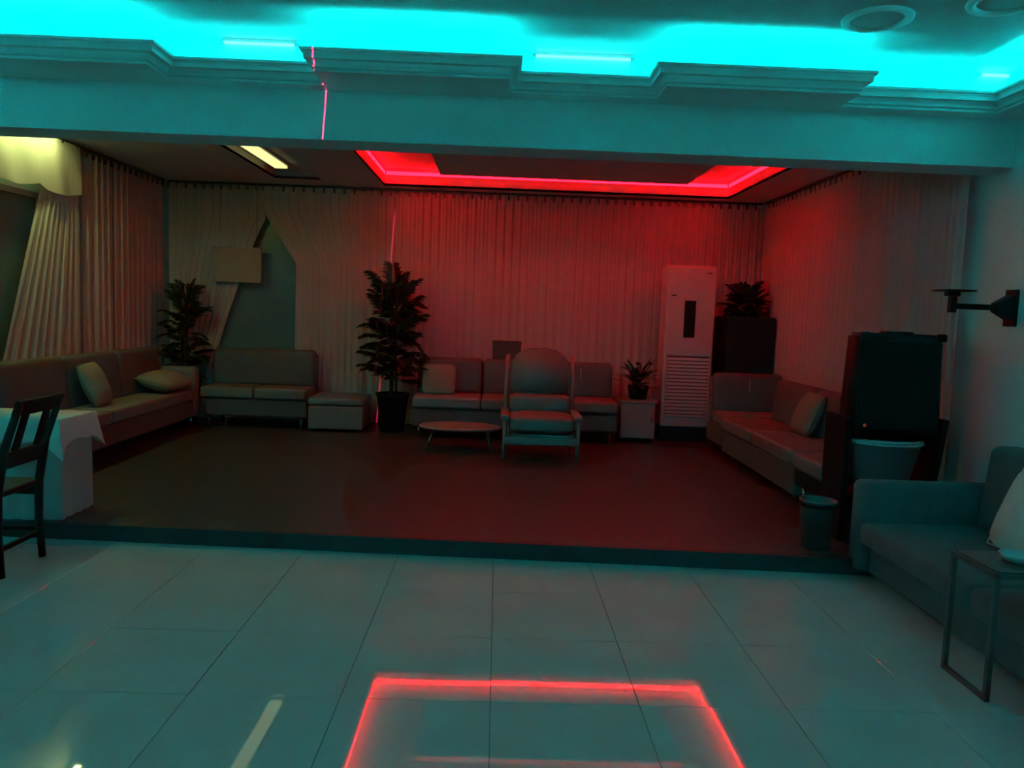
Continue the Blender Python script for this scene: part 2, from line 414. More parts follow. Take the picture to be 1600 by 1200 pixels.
strip('led_strip', 'cyan LED strip running along the left wall cornice', 'LED strip', (-4.405, HY0 + 0.4, z), (-4.405, 4.80, z), 'cyan_side', group=G)
strip('led_strip', 'unseen cyan LED strip added along the rear wall cornice behind the viewer', 'LED strip', (-4.2, HY0 + 0.205, z), (2.9, HY0 + 0.205, z), 'cyan_side', group=G)  # unseen strip added to brighten the hall
for a, b, L in ((-1.79, -1.31, 'in the recess left of the laser line'), (0.16, 0.80, 'in the recess above the armchair'), (3.0, 3.22, 'in the right hall corner')):  # glowing bars added to draw the bright streaks on the wall
    t = thing('streak_bar', 'slim white glowing bar added for the bright streak %s of the cornice' % L, 'glow bar', (a, BY0 - 0.02, 3.165), 0, 'added glow bars above the cornice')
    tubepart('tube', 'cyan_streak', t, [(0.02, 0, 0), (b - a - 0.02, 0, 0)], 0.009)
    for x in (0.0, b - a - 0.02): boxpart('end_cap', 'wht_plastic', t, x, x + 0.02, -0.014, 0.02, -0.012, 0.012)
# red strips on the inner faces of the tray
G = 'red LED strips inside the ceiling tray'
def vstrip(label, x0, x1, y0, y1, z0=3.105, z1=3.150):
    t = thing('red_led_strip', label, 'LED strip', ((x0 + x1) / 2, (y0 + y1) / 2, z0), 0, G)
    dx, dy = (x1 - x0) / 2, (y1 - y0) / 2
    boxpart('diode_band', 'red', t, -dx, dx, -dy, dy, 0.004, z1 - z0)
    boxpart('carrier', 'wht_plastic', t, -dx, dx, -dy, dy, 0.0, 0.004)
e = 0.008
vstrip('red glowing LED strip along the back side of the ceiling tray', TX0 + 0.02, TX1 - 0.02, TY1 - e, TY1 - 0.001)
vstrip('red glowing LED strip along the near side of the ceiling tray', TX0 + 0.02, TX1 - 0.02, TY0 + 0.001, TY0 + e)
vstrip('red glowing LED strip along the left side of the ceiling tray', TX0 + 0.001, TX0 + e, TY0 + 0.02, TY1 - 0.02)
vstrip('red glowing LED strip along the right side of the ceiling tray', TX1 - e, TX1 - 0.001, TY0 + 0.02, TY1 - 0.02)
# yellow tube fitting in the trough
t = thing('trough_light', 'yellow-white tube light in the ceiling trough left of the red tray', 'ceiling light', (-2.42, 7.45, 3.07))
boxpart('housing', 'wht_plastic', t, -0.085, 0.085, -1.16, 1.16, -0.03, -0.001, bev=0.005)
boxpart('diffuser', 'yellow', t, -0.07, 0.07, -1.14, 1.14, -0.056, -0.031, bev=0.008)
for y in (-1.16, 1.142): boxpart('end_cap', 'wht_plastic', t, -0.075, 0.075, y, y + 0.018, -0.06, -0.03)
# flush yellow-green lamp close to the left curtain, in the alcove ceiling behind the beam
t = thing('ceiling_panel_lamp', 'slim yellow-green lamp flush in the alcove ceiling by the left curtain', 'ceiling light', (-3.89, 6.50, ALC))
boxpart('frame', 'wht_plastic', t, -0.035, 0.035, -0.62, 0.62, -0.006, 0.004, bev=0.002)
boxpart('diffuser', 'wash', t, -0.026, 0.026, -0.60, 0.60, -0.009, -0.0055)
# round unlit downlights in the hall ceiling
for x, y, L in ((1.99, 4.28, 'round ceiling ring above the right end of the cornice'), (2.50, 3.98, 'round ceiling ring cut by the top photo edge near the right corner')):
    t = thing('ceiling_ring', L, 'ceiling light', (x, y, CEIL), 0, 'round rings on the hall ceiling')
    bm = NB(); add_lathe(bm, [(0.135, 0.0), (0.140, -0.014), (0.160, -0.018), (0.180, -0.012), (0.184, 0.0)], 40); mkobj('rim', bm, 'plaster', t, True)
    bm = NB(); add_lathe(bm, [(0.0, -0.004), (0.132, -0.002), (0.135, 0.0)], 40); mkobj('disc', bm, 'ceil', t, True)
# laser projector under the hall ceiling (throws the thin red line)
t = thing('laser_projector', 'small black laser projector hanging from the hall ceiling', 'projector', (-1.0, 0.0, 2.48))
boxpart('housing', 'blk_metal', t, -0.11, 0.11, -0.28, -0.03, -0.06, 0.06, bev=0.008)
bm = NB(); add_lathe(bm, [(0.028, 0.0), (0.028, 0.025), (0.022, 0.025), (0.022, 0.0)], 20); mkobj('lens_ring', bm, 'chrome', t, True, loc=(0, -0.03, 0), rot=(-PI / 2, 0, 0))
bm = NB(); add_box(bm, -0.13, -0.115, -0.18, -0.14, -0.02, 0.16); add_box(bm, 0.115, 0.13, -0.18, -0.14, -0.02, 0.16); add_box(bm, -0.13, 0.13, -0.18, -0.14, 0.15, 0.165); mkobj('yoke', bm, 'blk_metal', t)
tubepart('drop_pole', 'blk_metal', t, [(0, -0.16, 0.16), (0, -0.16, CEIL - 2.48)], 0.012)
ld = bpy.data.lights.new('laser_beam', 'SPOT'); ld.energy = LASER_W; ld.color = (1.0, 0.03, 0.16); ld.shadow_soft_size = 0.0; ld.spot_size = math.radians(60); ld.spot_blend = 0.0
ld.use_nodes = True; nt = ld.node_tree; em = nt.nodes['Emission']
tcn = nt.nodes.new('ShaderNodeTexCoord'); sp = nt.nodes.new('ShaderNodeSeparateXYZ'); nt.links.new(tcn.outputs['Normal'], sp.inputs[0])
dv = nt.nodes.new('ShaderNodeMath'); dv.operation = 'DIVIDE'; nt.links.new(sp.outputs['X'], dv.inputs[0]); nt.links.new(sp.outputs['Z'], dv.inputs[1])
ab = nt.nodes.new('ShaderNodeMath'); ab.operation = 'ABSOLUTE'; nt.links.new(dv.outputs[0], ab.inputs[0])
lt = nt.nodes.new('ShaderNodeMath'); lt.operation = 'LESS_THAN'; lt.inputs[1].default_value = 0.00085; nt.links.new(ab.outputs[0], lt.inputs[0])
dy_ = nt.nodes.new('ShaderNodeMath'); dy_.operation = 'DIVIDE'; nt.links.new(sp.outputs['Y'], dy_.inputs[0]); nt.links.new(sp.outputs['Z'], dy_.inputs[1])
ay = nt.nodes.new('ShaderNodeMath'); ay.operation = 'ABSOLUTE'; sh = nt.nodes.new('ShaderNodeMath'); sh.operation = 'SUBTRACT'; sh.inputs[1].default_value = 0.071; nt.links.new(dy_.outputs[0], sh.inputs[0]); nt.links.new(sh.outputs[0], ay.inputs[0])
ly = nt.nodes.new('ShaderNodeMath'); ly.operation = 'LESS_THAN'; ly.inputs[1].default_value = 0.190; nt.links.new(ay.outputs[0], ly.inputs[0])
mu = nt.nodes.new('ShaderNodeMath'); mu.operation = 'MULTIPLY'; nt.links.new(lt.outputs[0], mu.inputs[0]); nt.links.new(ly.outputs[0], mu.inputs[1])
nt.links.new(mu.outputs[0], em.inputs['Strength'])
lo = bpy.data.objects.new('beam_source', ld); COL.objects.link(lo); lo.parent = t
fw = Vector((-0.0326, 1, 0)).normalized(); up = Vector((0.068, 0, 1)); up = (up - up.dot(fw) * fw).normalized(); rt = fw.cross(up)
lo.matrix_local = Matrix.Translation((0, 0.0, 0)) @ Matrix((rt, up, -fw)).transposed().to_4x4()

# ================================================================== SEATING
def sofa(label, w_, d_, loc, rz, n, seat=0.50, back=0.96, arms=(0, 0), m='leather', group='upholstered sofas around the alcove', leg=0.12, backn=None,
         back_t=0.20, seams=True, skirt_m=None, arm_h=0.72, overhang=0.03):
    """origin at the middle of the front edge on the ground; front looks along -y"""
    t = thing('sofa', label, 'sofa', loc, rz, group)
    x0, x1 = -w_ / 2, w_ / 2
    ax0 = x0 + (0.16 if arms[0] else 0); ax1 = x1 - (0.16 if arms[1] else 0)
    boxpart('base', skirt_m or ('leather_dk' if m == 'leather' else m), t, x0, x1, overhang, d_ - 0.02, leg, seat - 0.13, bev=0.02, seg=2, smooth=False)  # leather bases: shade of the front put into the darker upholstery
    cw = (ax1 - ax0) / n
    for k in range(n):
        bm = NB(); add_box(bm, ax0 + k * cw + 0.004, ax0 + (k + 1) * cw - 0.004, 0.0, d_ - back_t + 0.03, seat - 0.135, seat, bev=0.035, seg=4); mkobj('seat_cushion', bm, m, t, True)
    bn = backn or n; cw = (ax1 - ax0) / bn
    boxpart('back_frame', m, t, x0, x1, d_ - 0.09, d_, leg, back - 0.05, bev=0.02)
    for k in range(bn):
        bm = NB(); add_box(bm, ax0 + k * cw + 0.005, ax0 + (k + 1) * cw - 0.005, d_ - back_t - 0.01, d_ - 0.06, seat - 0.02, back, bev=0.05, seg=4)
        for v in bm.verts: v.co.y += -0.05 * (1 - (v.co.z - seat) / (back - seat))
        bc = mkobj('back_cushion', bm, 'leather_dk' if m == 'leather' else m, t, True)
        if seams:
            xm = ax0 + (k + 0.5) * cw
            boxpart('piping', 'wht_plastic', bc, xm - 0.004, xm + 0.004, d_ - back_t - 0.034, d_ - back_t - 0.010, back - 0.22, back - 0.07)
    for s, on in ((0, arms[0]), (1, arms[1])):
        if not on: continue
        a0, a1 = (x0, x0 + 0.155) if s == 0 else (x1 - 0.155, x1)
        bm = NB(); add_box(bm, a0, a1, 0.01, d_ - 0.02, leg, arm_h, bev=0.05, seg=4); mkobj('arm', bm, m, t, True)
    for x in (x0 + 0.08, x1 - 0.08):
        for y in (0.09, d_ - 0.09):
            tubepart('leg', 'chrome', t, [(x, y, 0), (x, y, leg + 0.02)], [0.014, 0.020])
    return t
# left wall: long sofa (front looks along +x)
sofa('long cream sofa along the left curtain wall', 2.95, 0.60, (-3.39, 7.38, ST), PI / 2, 3, seat=0.46, back=0.92, arms=(0, 1), arm_h=0.70, leg=0.13, back_t=0.18, seams=False)
# back left two-seater
sofa('dark cream two-seat sofa between the left sofa and the ottoman', 1.22, 0.64, (-2.78, 8.79, ST), 0, 2, seat=0.48, back=0.90, m='leather', backn=1, seams=False, leg=0.14)
# back sofa
sofa('long reddish sofa against the back curtain behind the armchair', 2.32, 0.78, (0.225, 8.50, ST), 0, 3, seat=0.48, back=0.88, leg=0.14)
# corner sofa piece right of the air conditioner
sofa('short sofa piece in front of the black planter at the corner', 0.78, 0.60, (2.80, 8.02, ST), 0, 1, seat=0.45, back=0.86, leg=0.10)
# right wall: long sofa (front looks along -x)
sofa('long reddish sofa along the right curtain wall', 1.98, 0.78, (2.38, 7.02, ST), -PI / 2, 2, seat=0.43, back=0.84, leg=0.06, seams=False)
sofa('near sofa module on the right wall behind the speaker stand', 0.56, 0.78, (2.38, 5.74, ST), -PI / 2, 1, seat=0.43, back=0.84, leg=0.16, seams=False, skirt_m='blk_plastic')
# foreground right sofa on the hall floor
t = sofa('dark grey sofa in the right foreground on the tiled floor', 2.35, 1.00, (2.24, 3.53, 0.0), -PI / 2, 2, seat=0.36, back=0.86, arms=(1, 0), m='grey_fab', leg=0.03, seams=False,
         group='grey sofa', overhang=0.09, arm_h=0.60, back_t=0.24)

def pillow(label, loc, size, rot, m='pillow', name='pillow', grp='throw pillows on the sofas'):
    bm = NB(); add_cushion(bm, 0, 0, 0, *size, puff=0.75, cuts=9)
    o = thing(name, label, 'pillow', loc, 0, grp); o.rotation_euler = rot
    c = mkobj('cover', bm, m, o, True)
    bm = NB(); hx, hy = size[0] / 2 * 0.985, size[1] / 2 * 0.985
    add_tube(bm, [(-hx, -hy, 0), (hx, -hy, 0), (hx, hy, 0), (-hx, hy, 0), (-hx, -hy, 0)], 0.005, 6); mkobj('piping', bm, m, o, True)
    return o
pillow('cream bolster pillow lying at the far end of the left sofa', (-3.58, 8.33, ST + 0.575), (0.40, 0.62, 0.20), (0, math.radians(14), 0))
pillow('small cream pillow standing against the left sofa back', (-3.66, 7.05, ST + 0.66), (0.40, 0.34, 0.15), (math.radians(8), math.radians(68), math.radians(10)))
pillow('square pillow leaning at the left end of the back sofa', (-0.66, 8.83, ST + 0.645), (0.38, 0.36, 0.15), (math.radians(72), 0, 0))
pillow('square cushion leaning on the right sofa back', (2.86, 6.92, ST + 0.62), (0.40, 0.42, 0.15), (0, math.radians(-68), 0), 'pillow')
pillow('white pillow at the right photo edge on the grey sofa', (2.86, 3.86, 0.60), (0.48, 0.48, 0.18), (0, math.radians(-66), math.radians(8)), 'pillow_w')

# ottoman
t = thing('ottoman', 'low square ottoman left of the tall palm', 'ottoman', (-1.83, 8.76, ST))
boxpart('body', 'leather', t, -0.315, 0.315, 0.0, 0.60, 0.03, 0.30, bev=0.02, seg=3)
bm = NB(); add_box(bm, -0.32, 0.32, -0.005, 0.605, 0.30, 0.40, bev=0.035, seg=4); mkobj('cushion', bm, 'leather', t, True)
for x in (-0.26, 0.26):
    for y in (0.05, 0.55): tubepart('leg', 'chrome', t, [(x, y, 0), (x, y, 0.04)], 0.018)

# armchair in the middle
t = thing('armchair', 'pale armchair with rounded back cushion in front of the back sofa', 'armchair', (0.46, 7.42, ST))
for s in (-1, 1):
    tubepart('leg', 'wht_lacquer', t, [(s * 0.36, 0.04, 0.0), (s * 0.36, 0.03, 0.40)], [0.018, 0.024])
    tubepart('leg', 'wht_lacquer', t, [(s * 0.35, 0.68, 0.0), (s * 0.34, 0.62, 0.40)], [0.018, 0.024])
    tubepart('back_post', 'wht_lacquer', t, [(s * 0.345, 0.58, 0.30), (s * 0.345, 0.66, 0.70), (s * 0.34, 0.73, 1.00)], [0.030, 0.028, 0.022])
    bm = NB(); add_box(bm, s * 0.36 - 0.045, s * 0.36 + 0.045, -0.02, 0.62, 0.40, 0.455, bev=0.02, seg=3); mkobj('arm', bm, 'wht_lacquer', t, True)
bm = NB(); add_box(bm, -0.38, 0.38, 0.0, 0.05, 0.155, 0.24, bev=0.012); mkobj('front_rail', bm, 'wht_lacquer', t)
bm = NB(); add_box(bm, -0.33, 0.33, 0.04, 0.62, 0.20, 0.26, bev=0.01); mkobj('seat_frame', bm, 'wht_lacquer', t)
bm = NB(); add_cushion(bm, 0, 0.27, 0.36, 0.66, 0.62, 0.20, puff=0.25); mkobj('seat_cushion', bm, 'leather', t, True)
bm = NB(); add_box(bm, -0.31, 0.31, 0.36, 0.60, 0.43, 0.61, bev=0.06, seg=4); mkobj('lumbar_cushion', bm, 'leather', t, True)
bm = NB()
add_prism(bm, [(-0.30, 0.0), (0.30, 0.0), (0.31, 0.25), (0.285, 0.38), (0.20, 0.455), (0.08, 0.485), (-0.08, 0.485), (-0.20, 0.455), (-0.285, 0.38), (-0.31, 0.25)], -0.06, 0.06)
bmesh.ops.bevel(bm, geom=list(bm.edges), offset=0.025, segments=3, affect='EDGES', clamp_overlap=True)
mkobj('back_cushion', bm, 'leather', t, True, loc=(0, 0.62, 0.60), rot=(math.radians(80), 0, 0))

# coffee table
t = thing('coffee_table', 'low oval white coffee table left of the armchair', 'table', (-0.36, 7.97, ST))
bm = NB(); add_lathe(bm, [(0.0, 0.215), (0.40, 0.215), (0.43, 0.230), (0.43, 0.240), (0.415, 0.250), (0.0, 0.250)], 40, sy=0.62); mkobj('tabletop', bm, 'wht_lacquer', t)
for sx in (-1, 1):
    for sy in (-1, 1): tubepart('leg', 'chrome', t, [(sx * 0.34, sy * 0.16, 0.0), (sx * 0.27, sy * 0.12, 0.22)], 0.011)

# side cabinet with flowers
t = thing('side_table', 'white cube side table left of the air conditioner', 'table', (1.64, 8.72, ST))
boxpart('body', 'wht_lacquer', t, -0.20, 0.20, 0.0, 0.42, 0.05, 0.46, bev=0.008)
boxpart('tabletop', 'wht_lacquer', t, -0.215, 0.215, -0.015, 0.435, 0.46, 0.49, bev=0.006)
boxpart('plinth', 'blk_plastic', t, -0.18, 0.18, 0.03, 0.40, 0.0, 0.05)
dr = boxpart('door', 'wht_lacquer', t, -0.19, 0.19, -0.012, 0.0, 0.06, 0.45, bev=0.003)
tubepart('handle', 'chrome', dr, [(0.15, -0.025, 0.24), (0.15, -0.025, 0.34)], 0.005)

# ================================================================== PLANTS
def frond_mesh(name, L, droop, nl, lw, rnd, ll=0.20):
    bm = NB(); pts = []
    for k in range(9):
        s = k / 8.0
        pts.append(Vector((L * s * (1 - 0.12 * s), 0, L * (0.55 * s - droop * s * s))))
    add_tube(bm, pts, [0.006 * (1 - 0.8 * k / 8) for k in range(9)], 5)
    for k in range(nl):
        s = 0.18 + 0.80 * k / (nl - 1); a = s * 8; j = int(min(a, 7.99)); p = pts[j].lerp(pts[j + 1], a - j)
        for sd in (-1, 1):
            l = ll * (1 - 0.55 * abs(s - 0.45)) * rnd.uniform(0.85, 1.1)
            d = Vector((0.62, sd * 0.80, -0.12 + rnd.uniform(-0.15, 0.1))).normalized()
            wv = Vector((-d.y, d.x, 0)).normalized() * lw * 0.5
            m1 = p + d * l * 0.45 + Vector((0, 0, 0.012)); tip = p + d * l + Vector((0, 0, -0.03))
            v = [bm.verts.new(q) for q in (p, m1 + wv, tip, m1 - wv)]
            bm.faces.new(v)
    bmesh.ops.recalc_face_normals(bm, faces=bm.faces)
    me = bpy.data.meshes.new(name); bm.to_mesh(me); bm.free(); me.materials.append(M['leaf']); return me
rp = random.Random(5)
FR = [frond_mesh('frond', 0.46, 0.55, 13, 0.060, rp), frond_mesh('frond', 0.40, 0.80, 12, 0.064, rp), frond_mesh('frond', 0.52, 0.30, 14, 0.056, rp, 0.22)]
def palm(label, loc, h, z_lo, pot_r, pot_h, seed, rad=1.0, n=26, square=False, name='potted_palm', grp='potted palms in the alcove', top_tilt=1.0, ybias=1.0):
    rnd = random.Random(seed)
    t = thing(name, label, 'plant', loc, 0, grp)
    bm = NB()
    if square:
        add_box(bm, -pot_r, pot_r, -pot_r, pot_r, 0, pot_h, bev=0.012)
    else:
        add_lathe(bm, [(0, 0), (pot_r * 0.72, 0), (pot_r * 0.98, pot_h * 0.92), (pot_r * 1.04, pot_h * 0.93), (pot_r * 1.04, pot_h), (pot_r * 0.92, pot_h), (pot_r * 0.90, pot_h - 0.04), (0, pot_h - 0.04)], 28)
    mkobj('pot', bm, 'pot', t, not square)
    if square: boxpart('soil', 'soil', t, -pot_r + 0.02, pot_r - 0.02, -pot_r + 0.02, pot_r - 0.02, pot_h - 0.01, pot_h + 0.006)
    for k in range(3):
        a = 2 * PI * k / 3 + 0.4
        tubepart('stem', 'stem', t, [(0.04 * math.cos(a), 0.04 * math.sin(a), pot_h - 0.05), (0.03 * math.cos(a + .5), 0.03 * math.sin(a + .5), (pot_h + h) / 2), (0.05 * math.cos(a + 1), 0.05 * math.sin(a + 1), h - 0.30)], [0.016, 0.013, 0.008], 6)
    for k in range(n):
        s = k / (n - 1.0); z = z_lo + (h - 0.34 - z_lo) * s
        o = bpy.data.objects.new('frond', FR[2] if s > 0.85 else FR[rnd.randrange(3)]); COL.objects.link(o); o.parent = t
        az = k * 2.399 + rnd.uniform(-0.3, 0.3)
        sc = rad * rnd.uniform(0.75, 1.05) * (1.0 - 0.25 * abs(s - 0.55))
        pitch = -math.radians(rnd.uniform(-10, 25) + (38 * s * top_tilt if s > 0.6 else 0))
        o.rotation_euler = (0, pitch, az); o.location = (0.03 * math.cos(az), 0.03 * math.sin(az), z); o.scale = (sc, sc, sc)
    return t
palm('dark slender palm in the left corner behind the two-seat sofa', (-3.70, 9.16, ST), 1.80, 0.50, 0.17, 0.40, 3, rad=0.66, n=52)
palm('tall dark palm in a round pot between ottoman and back sofa', (-1.21, 9.00, ST), 1.92, 0.58, 0.19, 0.45, 8, rad=0.90, n=70)
palm('bushy dark palm rising from the tall black planter in the corner', (2.91, 9.06, ST), 2.04, 1.46, 0.28, 1.48, 12, rad=0.56, n=56, square=True)
# flowers on the side table
t = thing('flower_pot', 'small pot of dark leaves with a pale bloom on the side table', 'plant', (1.66, 8.90, ST + 0.49)); t.scale = (1.25, 1.25, 1.2)
bm = NB(); add_lathe(bm, [(0, 0), (0.075, 0), (0.100, 0.13), (0.090, 0.13), (0.085, 0.11), (0, 0.11)], 24); mkobj('pot', bm, 'pot', t, True)
rf = random.Random(2)
bm = NB()
v0 = [(0, 0), (0.09, 0.035), (0.20, 0.012), (0.235, 0), (0.20, -0.012), (0.09, -0.035)]
bm.faces.new([bm.verts.new((x, y, 0.12 * x - 1.2 * x * x)) for x, y in v0])
lm = bpy.data.meshes.new('leaf'); bm.to_mesh(lm); bm.free(); lm.materials.append(M['leaf'])
for k in range(40):
    o = bpy.data.objects.new('leaf', lm); COL.objects.link(o); o.parent = t
    a = k * 2.4; o.rotation_euler = (0, -math.radians(rf.uniform(0, 70)), a); o.location = (0.02 * math.cos(a), 0.02 * math.sin(a), 0.11 + rf.uniform(0, 0.12)); s = rf.uniform(0.7, 1.1); o.scale = (s, s, s)
for k in range(3):
    a = 1.1 * k + 3.3
    tubepart('stem', 'stem', t, [(0, 0, 0.1), (0.05 * math.cos(a), 0.05 * math.sin(a), 0.24), (0.12 * math.cos(a), 0.12 * math.sin(a), 0.34)], 0.004, 5)
    bm = NB(); add_lathe(bm, [(0, 0), (0.016, 0.005), (0.024, 0.022), (0.012, 0.030), (0, 0.024)], 8); mkobj('bloom', bm, 'flower' if k == 0 else 'leaf', t, True, loc=(0.12 * math.cos(a), 0.12 * math.sin(a), 0.335))

# ================================================================== AIR CONDITIONER
t = thing('air_conditioner', 'tall white standing air conditioner with black display slot and louvred grille', 'air conditioner', (2.22, 8.88, ST))
boxpart('cabinet', 'wht_plastic', t, -0.285, 0.285, 0.0, 0.36, 0.18, 2.05, bev=0.018, seg=3)
boxpart('plinth', 'blk_plastic', t, -0.27, 0.27, 0.02, 0.34, 0.0, 0.18)
boxpart('front_panel', 'wht_plastic', t, -0.272, 0.272, -0.010, 0.0, 1.03, 2.02, bev=0.004)
boxpart('display_slot', 'blk_plastic', t, -0.075, 0.055, -0.016, -0.009, 1.225, 1.65, bev=0.003)
boxpart('badge', 'blk_metal', t, -0.235, -0.175, -0.013, -0.010, 1.700, 1.712)
boxpart('badge', 'blk_metal', t, 0.165, 0.225, -0.013, -0.010, 1.965, 1.975)
boxpart('grille_backing', 'pot', t, -0.245, 0.245, -0.004, 0.001, 0.29, 1.01)
me = None
for k in range(17):
    z = 0.315 + k * 0.0415
    if me is None:
        bm = NB(); add_box(bm, -0.250, 0.250, -0.020, -0.003, -0.012, 0.016)
        for v in bm.verts:
            if v.co.y < -0.015: v.co.z -= 0.006
        o = mkobj('louvre', bm, 'wht_plastic', t); me = o.data
    else:
        o = bpy.data.objects.new('louvre', me); COL.objects.link(o); o.parent = t
    o.location = (0, 0, z)

# small box on the sofa back, board hung before the dark window
t = thing('small_box', 'small red-brown box resting on the back sofa behind the armchair', 'box', (0.115, 9.225, ST + 0.88))
boxpart('carton', 'carton', t, -0.17, 0.17, -0.06, 0.035, 0.0, 0.19, bev=0.004)
boxpart('lid', 'carton', t, -0.175, 0.175, -0.065, 0.040, 0.19, 0.22, bev=0.004)
t = thing('notice_board', 'pale rectangular board hanging before the dark window at back left', 'board', (-3.17, 9.43, 1.80))
boxpart('panel', 'board', t, -0.28, 0.28, -0.012, 0.0, 0.0, 0.39)
bm = NB()
for a in ((-0.29, -0.27, -0.018, 0.004, -0.01, 0.40), (0.27, 0.29, -0.018, 0.004, -0.01, 0.40), (-0.29, 0.29, -0.018, 0.004, -0.012, 0.008), (-0.29, 0.29, -0.018, 0.004, 0.385, 0.405)): add_box(bm, *a)
mkobj('frame', bm, 'board', t)
for x in (-0.22, 0.22): tubepart('cord', 'rail', t, [(x, 0.0, 0.40), (x, 0.055, 1.165)], 0.002, 5)

# ================================================================== SPEAKER AND STAND
t = thing('loudspeaker', 'large black loudspeaker standing at the stage edge by the right wall', 'speaker', (2.665, 4.98, 0.80))
bm = NB(); add_prism(bm, [(-0.295, 0.0), (0.295, 0.0), (0.23, 0.40), (-0.23, 0.40)], 0.0, 0.70)
for v in bm.verts:
    if v.co.z > 0.5: v.co.x *= 0.93; v.co.y += 0.02 if v.co.y < 0.2 else -0.03
bmesh.ops.bevel(bm, geom=list(bm.edges), offset=0.025, segments=3, affect='EDGES')
mkobj('cabinet', bm, 'blk_plastic', t, True)
bm = NB(); add_box(bm, -0.255, 0.255, -0.022, 0.01, 0.06, 0.655, bev=0.02, seg=3)
for v in bm.verts: v.co.y += 0.02 * v.co.z / 0.7
mkobj('grille', bm, 'grille', t, True)
boxpart('carry_handle', 'blk_plastic', t, -0.10, 0.10, 0.08, 0.16, 0.69, 0.715, bev=0.01)
for s in (-1, 1):
    boxpart('corner_guard', 'blk_metal', t, s * 0.255 - 0.03, s * 0.255 + 0.03, 0.005, 0.05, 0.655, 0.708, bev=0.012)
bm = NB(); add_lathe(bm, [(0, 0.006), (0.010, 0.004), (0.012, 0.0)], 12); mkobj('power_light', bm, 'redled_dot', t, True, loc=(-0.235, -0.022, 0.095), rot=(PI / 2, 0, 0))

t = thing('speaker_stand', 'black frame stand carrying the loudspeaker at the stage edge', 'stand', (2.67, 4.98, ST))
for s in (-1, 1):
    bm = NB(); add_box(bm, -0.02, 0.02, 0.02, 0.34, 0.0, 0.84)
    for v in bm.verts:
        k = v.co.z / 0.84
        v.co.x += -0.322 if s < 0 else 0.328 - 0.10 * (1 - k)
    mkobj('side_panel', bm, 'blk_metal', t)
boxpart('back_rail', 'blk_metal', t, -0.31, 0.31, 0.30, 0.33, 0.60, 0.698)
boxpart('shelf', 'blk_metal', t, -0.31, 0.25, 0.0, 0.34, 0.30, 0.32)
tubepart('foot', 'blk_metal', t, [(-0.305, -0.06, 0.018), (-0.305, 0.42, 0.018)], 0.018)
tubepart('foot', 'blk_metal', t, [(0.215, -0.06, 0.018), (0.215, 0.42, 0.018)], 0.018)
t = thing('plastic_tub', 'white tapered tub under the loudspeaker', 'tub', (2.64, 5.11, ST + 0.32))
bm = NB(); add_lathe(bm, [(0, 0), (0.16, 0.0), (0.250, 0.352), (0.258, 0.352), (0.258, 0.376), (0.235, 0.376), (0.15, 0.015), (0, 0.015)], 32, sy=0.76); mkobj('body', bm, 'tub', t, True)
bm = NB(); add_lathe(bm, [(0.253, 0.340), (0.264, 0.342), (0.264, 0.352), (0.253, 0.354)], 32, sy=0.76); mkobj('rim', bm, 'tub', t, True)

# waste bin
t = thing('waste_bin', 'small grey waste bin at the stage edge left of the speaker stand', 'bin', (2.12, 4.86, ST))
bm = NB(); add_lathe(bm, [(0, 0), (0.090, 0.0), (0.112, 0.30), (0.118, 0.30), (0.118, 0.312), (0.104, 0.312), (0.084, 0.012), (0, 0.012)], 28); mkobj('body', bm, 'bin', t, True)
bm = NB(); add_lathe(bm, [(0.113, 0.270), (0.119, 0.272), (0.119, 0.286), (0.113, 0.288)], 28); mkobj('band', bm, 'blk_plastic', t, True)

# wall bracket
t = thing('wall_bracket', 'black empty wall bracket arm on the right wall above the speaker', 'bracket', (XR, 4.90, 1.70))
boxpart('wall_plate', 'blk_metal', t, -0.022, 0.0, -0.055, 0.055, -0.125, 0.11, bev=0.004)
bm = NB(); add_prism(bm, [(-0.125, -0.03), (-0.02, -0.05), (-0.02, 0.05), (-0.125, 0.03)], -0.085, 0.075)
for v in bm.verts:
    if v.co.x < -0.1: v.co.z = -0.035 if v.co.z < 0 else 0.02
mkobj('knuckle', bm, 'blk_metal', t)
boxpart('arm', 'blk_metal', t, -0.40, -0.10, -0.018, 0.018, -0.026, 0.010, bev=0.004)
boxpart('post', 'blk_metal', t, -0.415, -0.375, -0.022, 0.022, -0.05, 0.085, bev=0.004)
boxpart('tilt_block', 'blk_metal', t, -0.440, -0.36, -0.028, 0.028, 0.055, 0.085, bev=0.006)
boxpart('mount_plate', 'blk_metal', t, -0.485, -0.295, -0.09, 0.09, 0.085, 0.095, bev=0.003)

# C-shaped side table
t = thing('end_table', 'small metal-framed side table in front of the grey sofa at the right photo edge', 'table', (2.10, 3.20, 0.0))
boxpart('tabletop', 'glass_top', t, 0.0, 0.50, -0.15, 0.15, 0.545, 0.557, bev=0.003)
bm = NB(); add_box(bm, -0.01, 0.51, -0.16, -0.145, 0.53, 0.55); add_box(bm, -0.01, 0.51, 0.145, 0.16, 0.53, 0.55); add_box(bm, -0.01, 0.008, -0.16, 0.16, 0.53, 0.55); add_box(bm, 0.49, 0.51, -0.16, 0.16, 0.53, 0.55)
mkobj('top_frame', bm, 'rail', t)
for y in (-0.15, 0.15): boxpart('leg', 'rail', t, -0.012, 0.010, y - 0.011, y + 0.011, 0.0, 0.53, bev=0.002)
boxpart('floor_bar', 'rail', t, -0.012, 0.010, -0.16, 0.16, 0.0, 0.02, bev=0.002)
t = thing('ashtray', 'small pale dish on the side table at the right photo edge', 'dish', (2.30, 3.22, 0.557))
bm = NB(); add_lathe(bm, [(0, 0), (0.055, 0), (0.075, 0.028), (0.068, 0.028), (0.05, 0.008), (0, 0.008)], 24); mkobj('bowl', bm, 'wht_plastic', t, True)
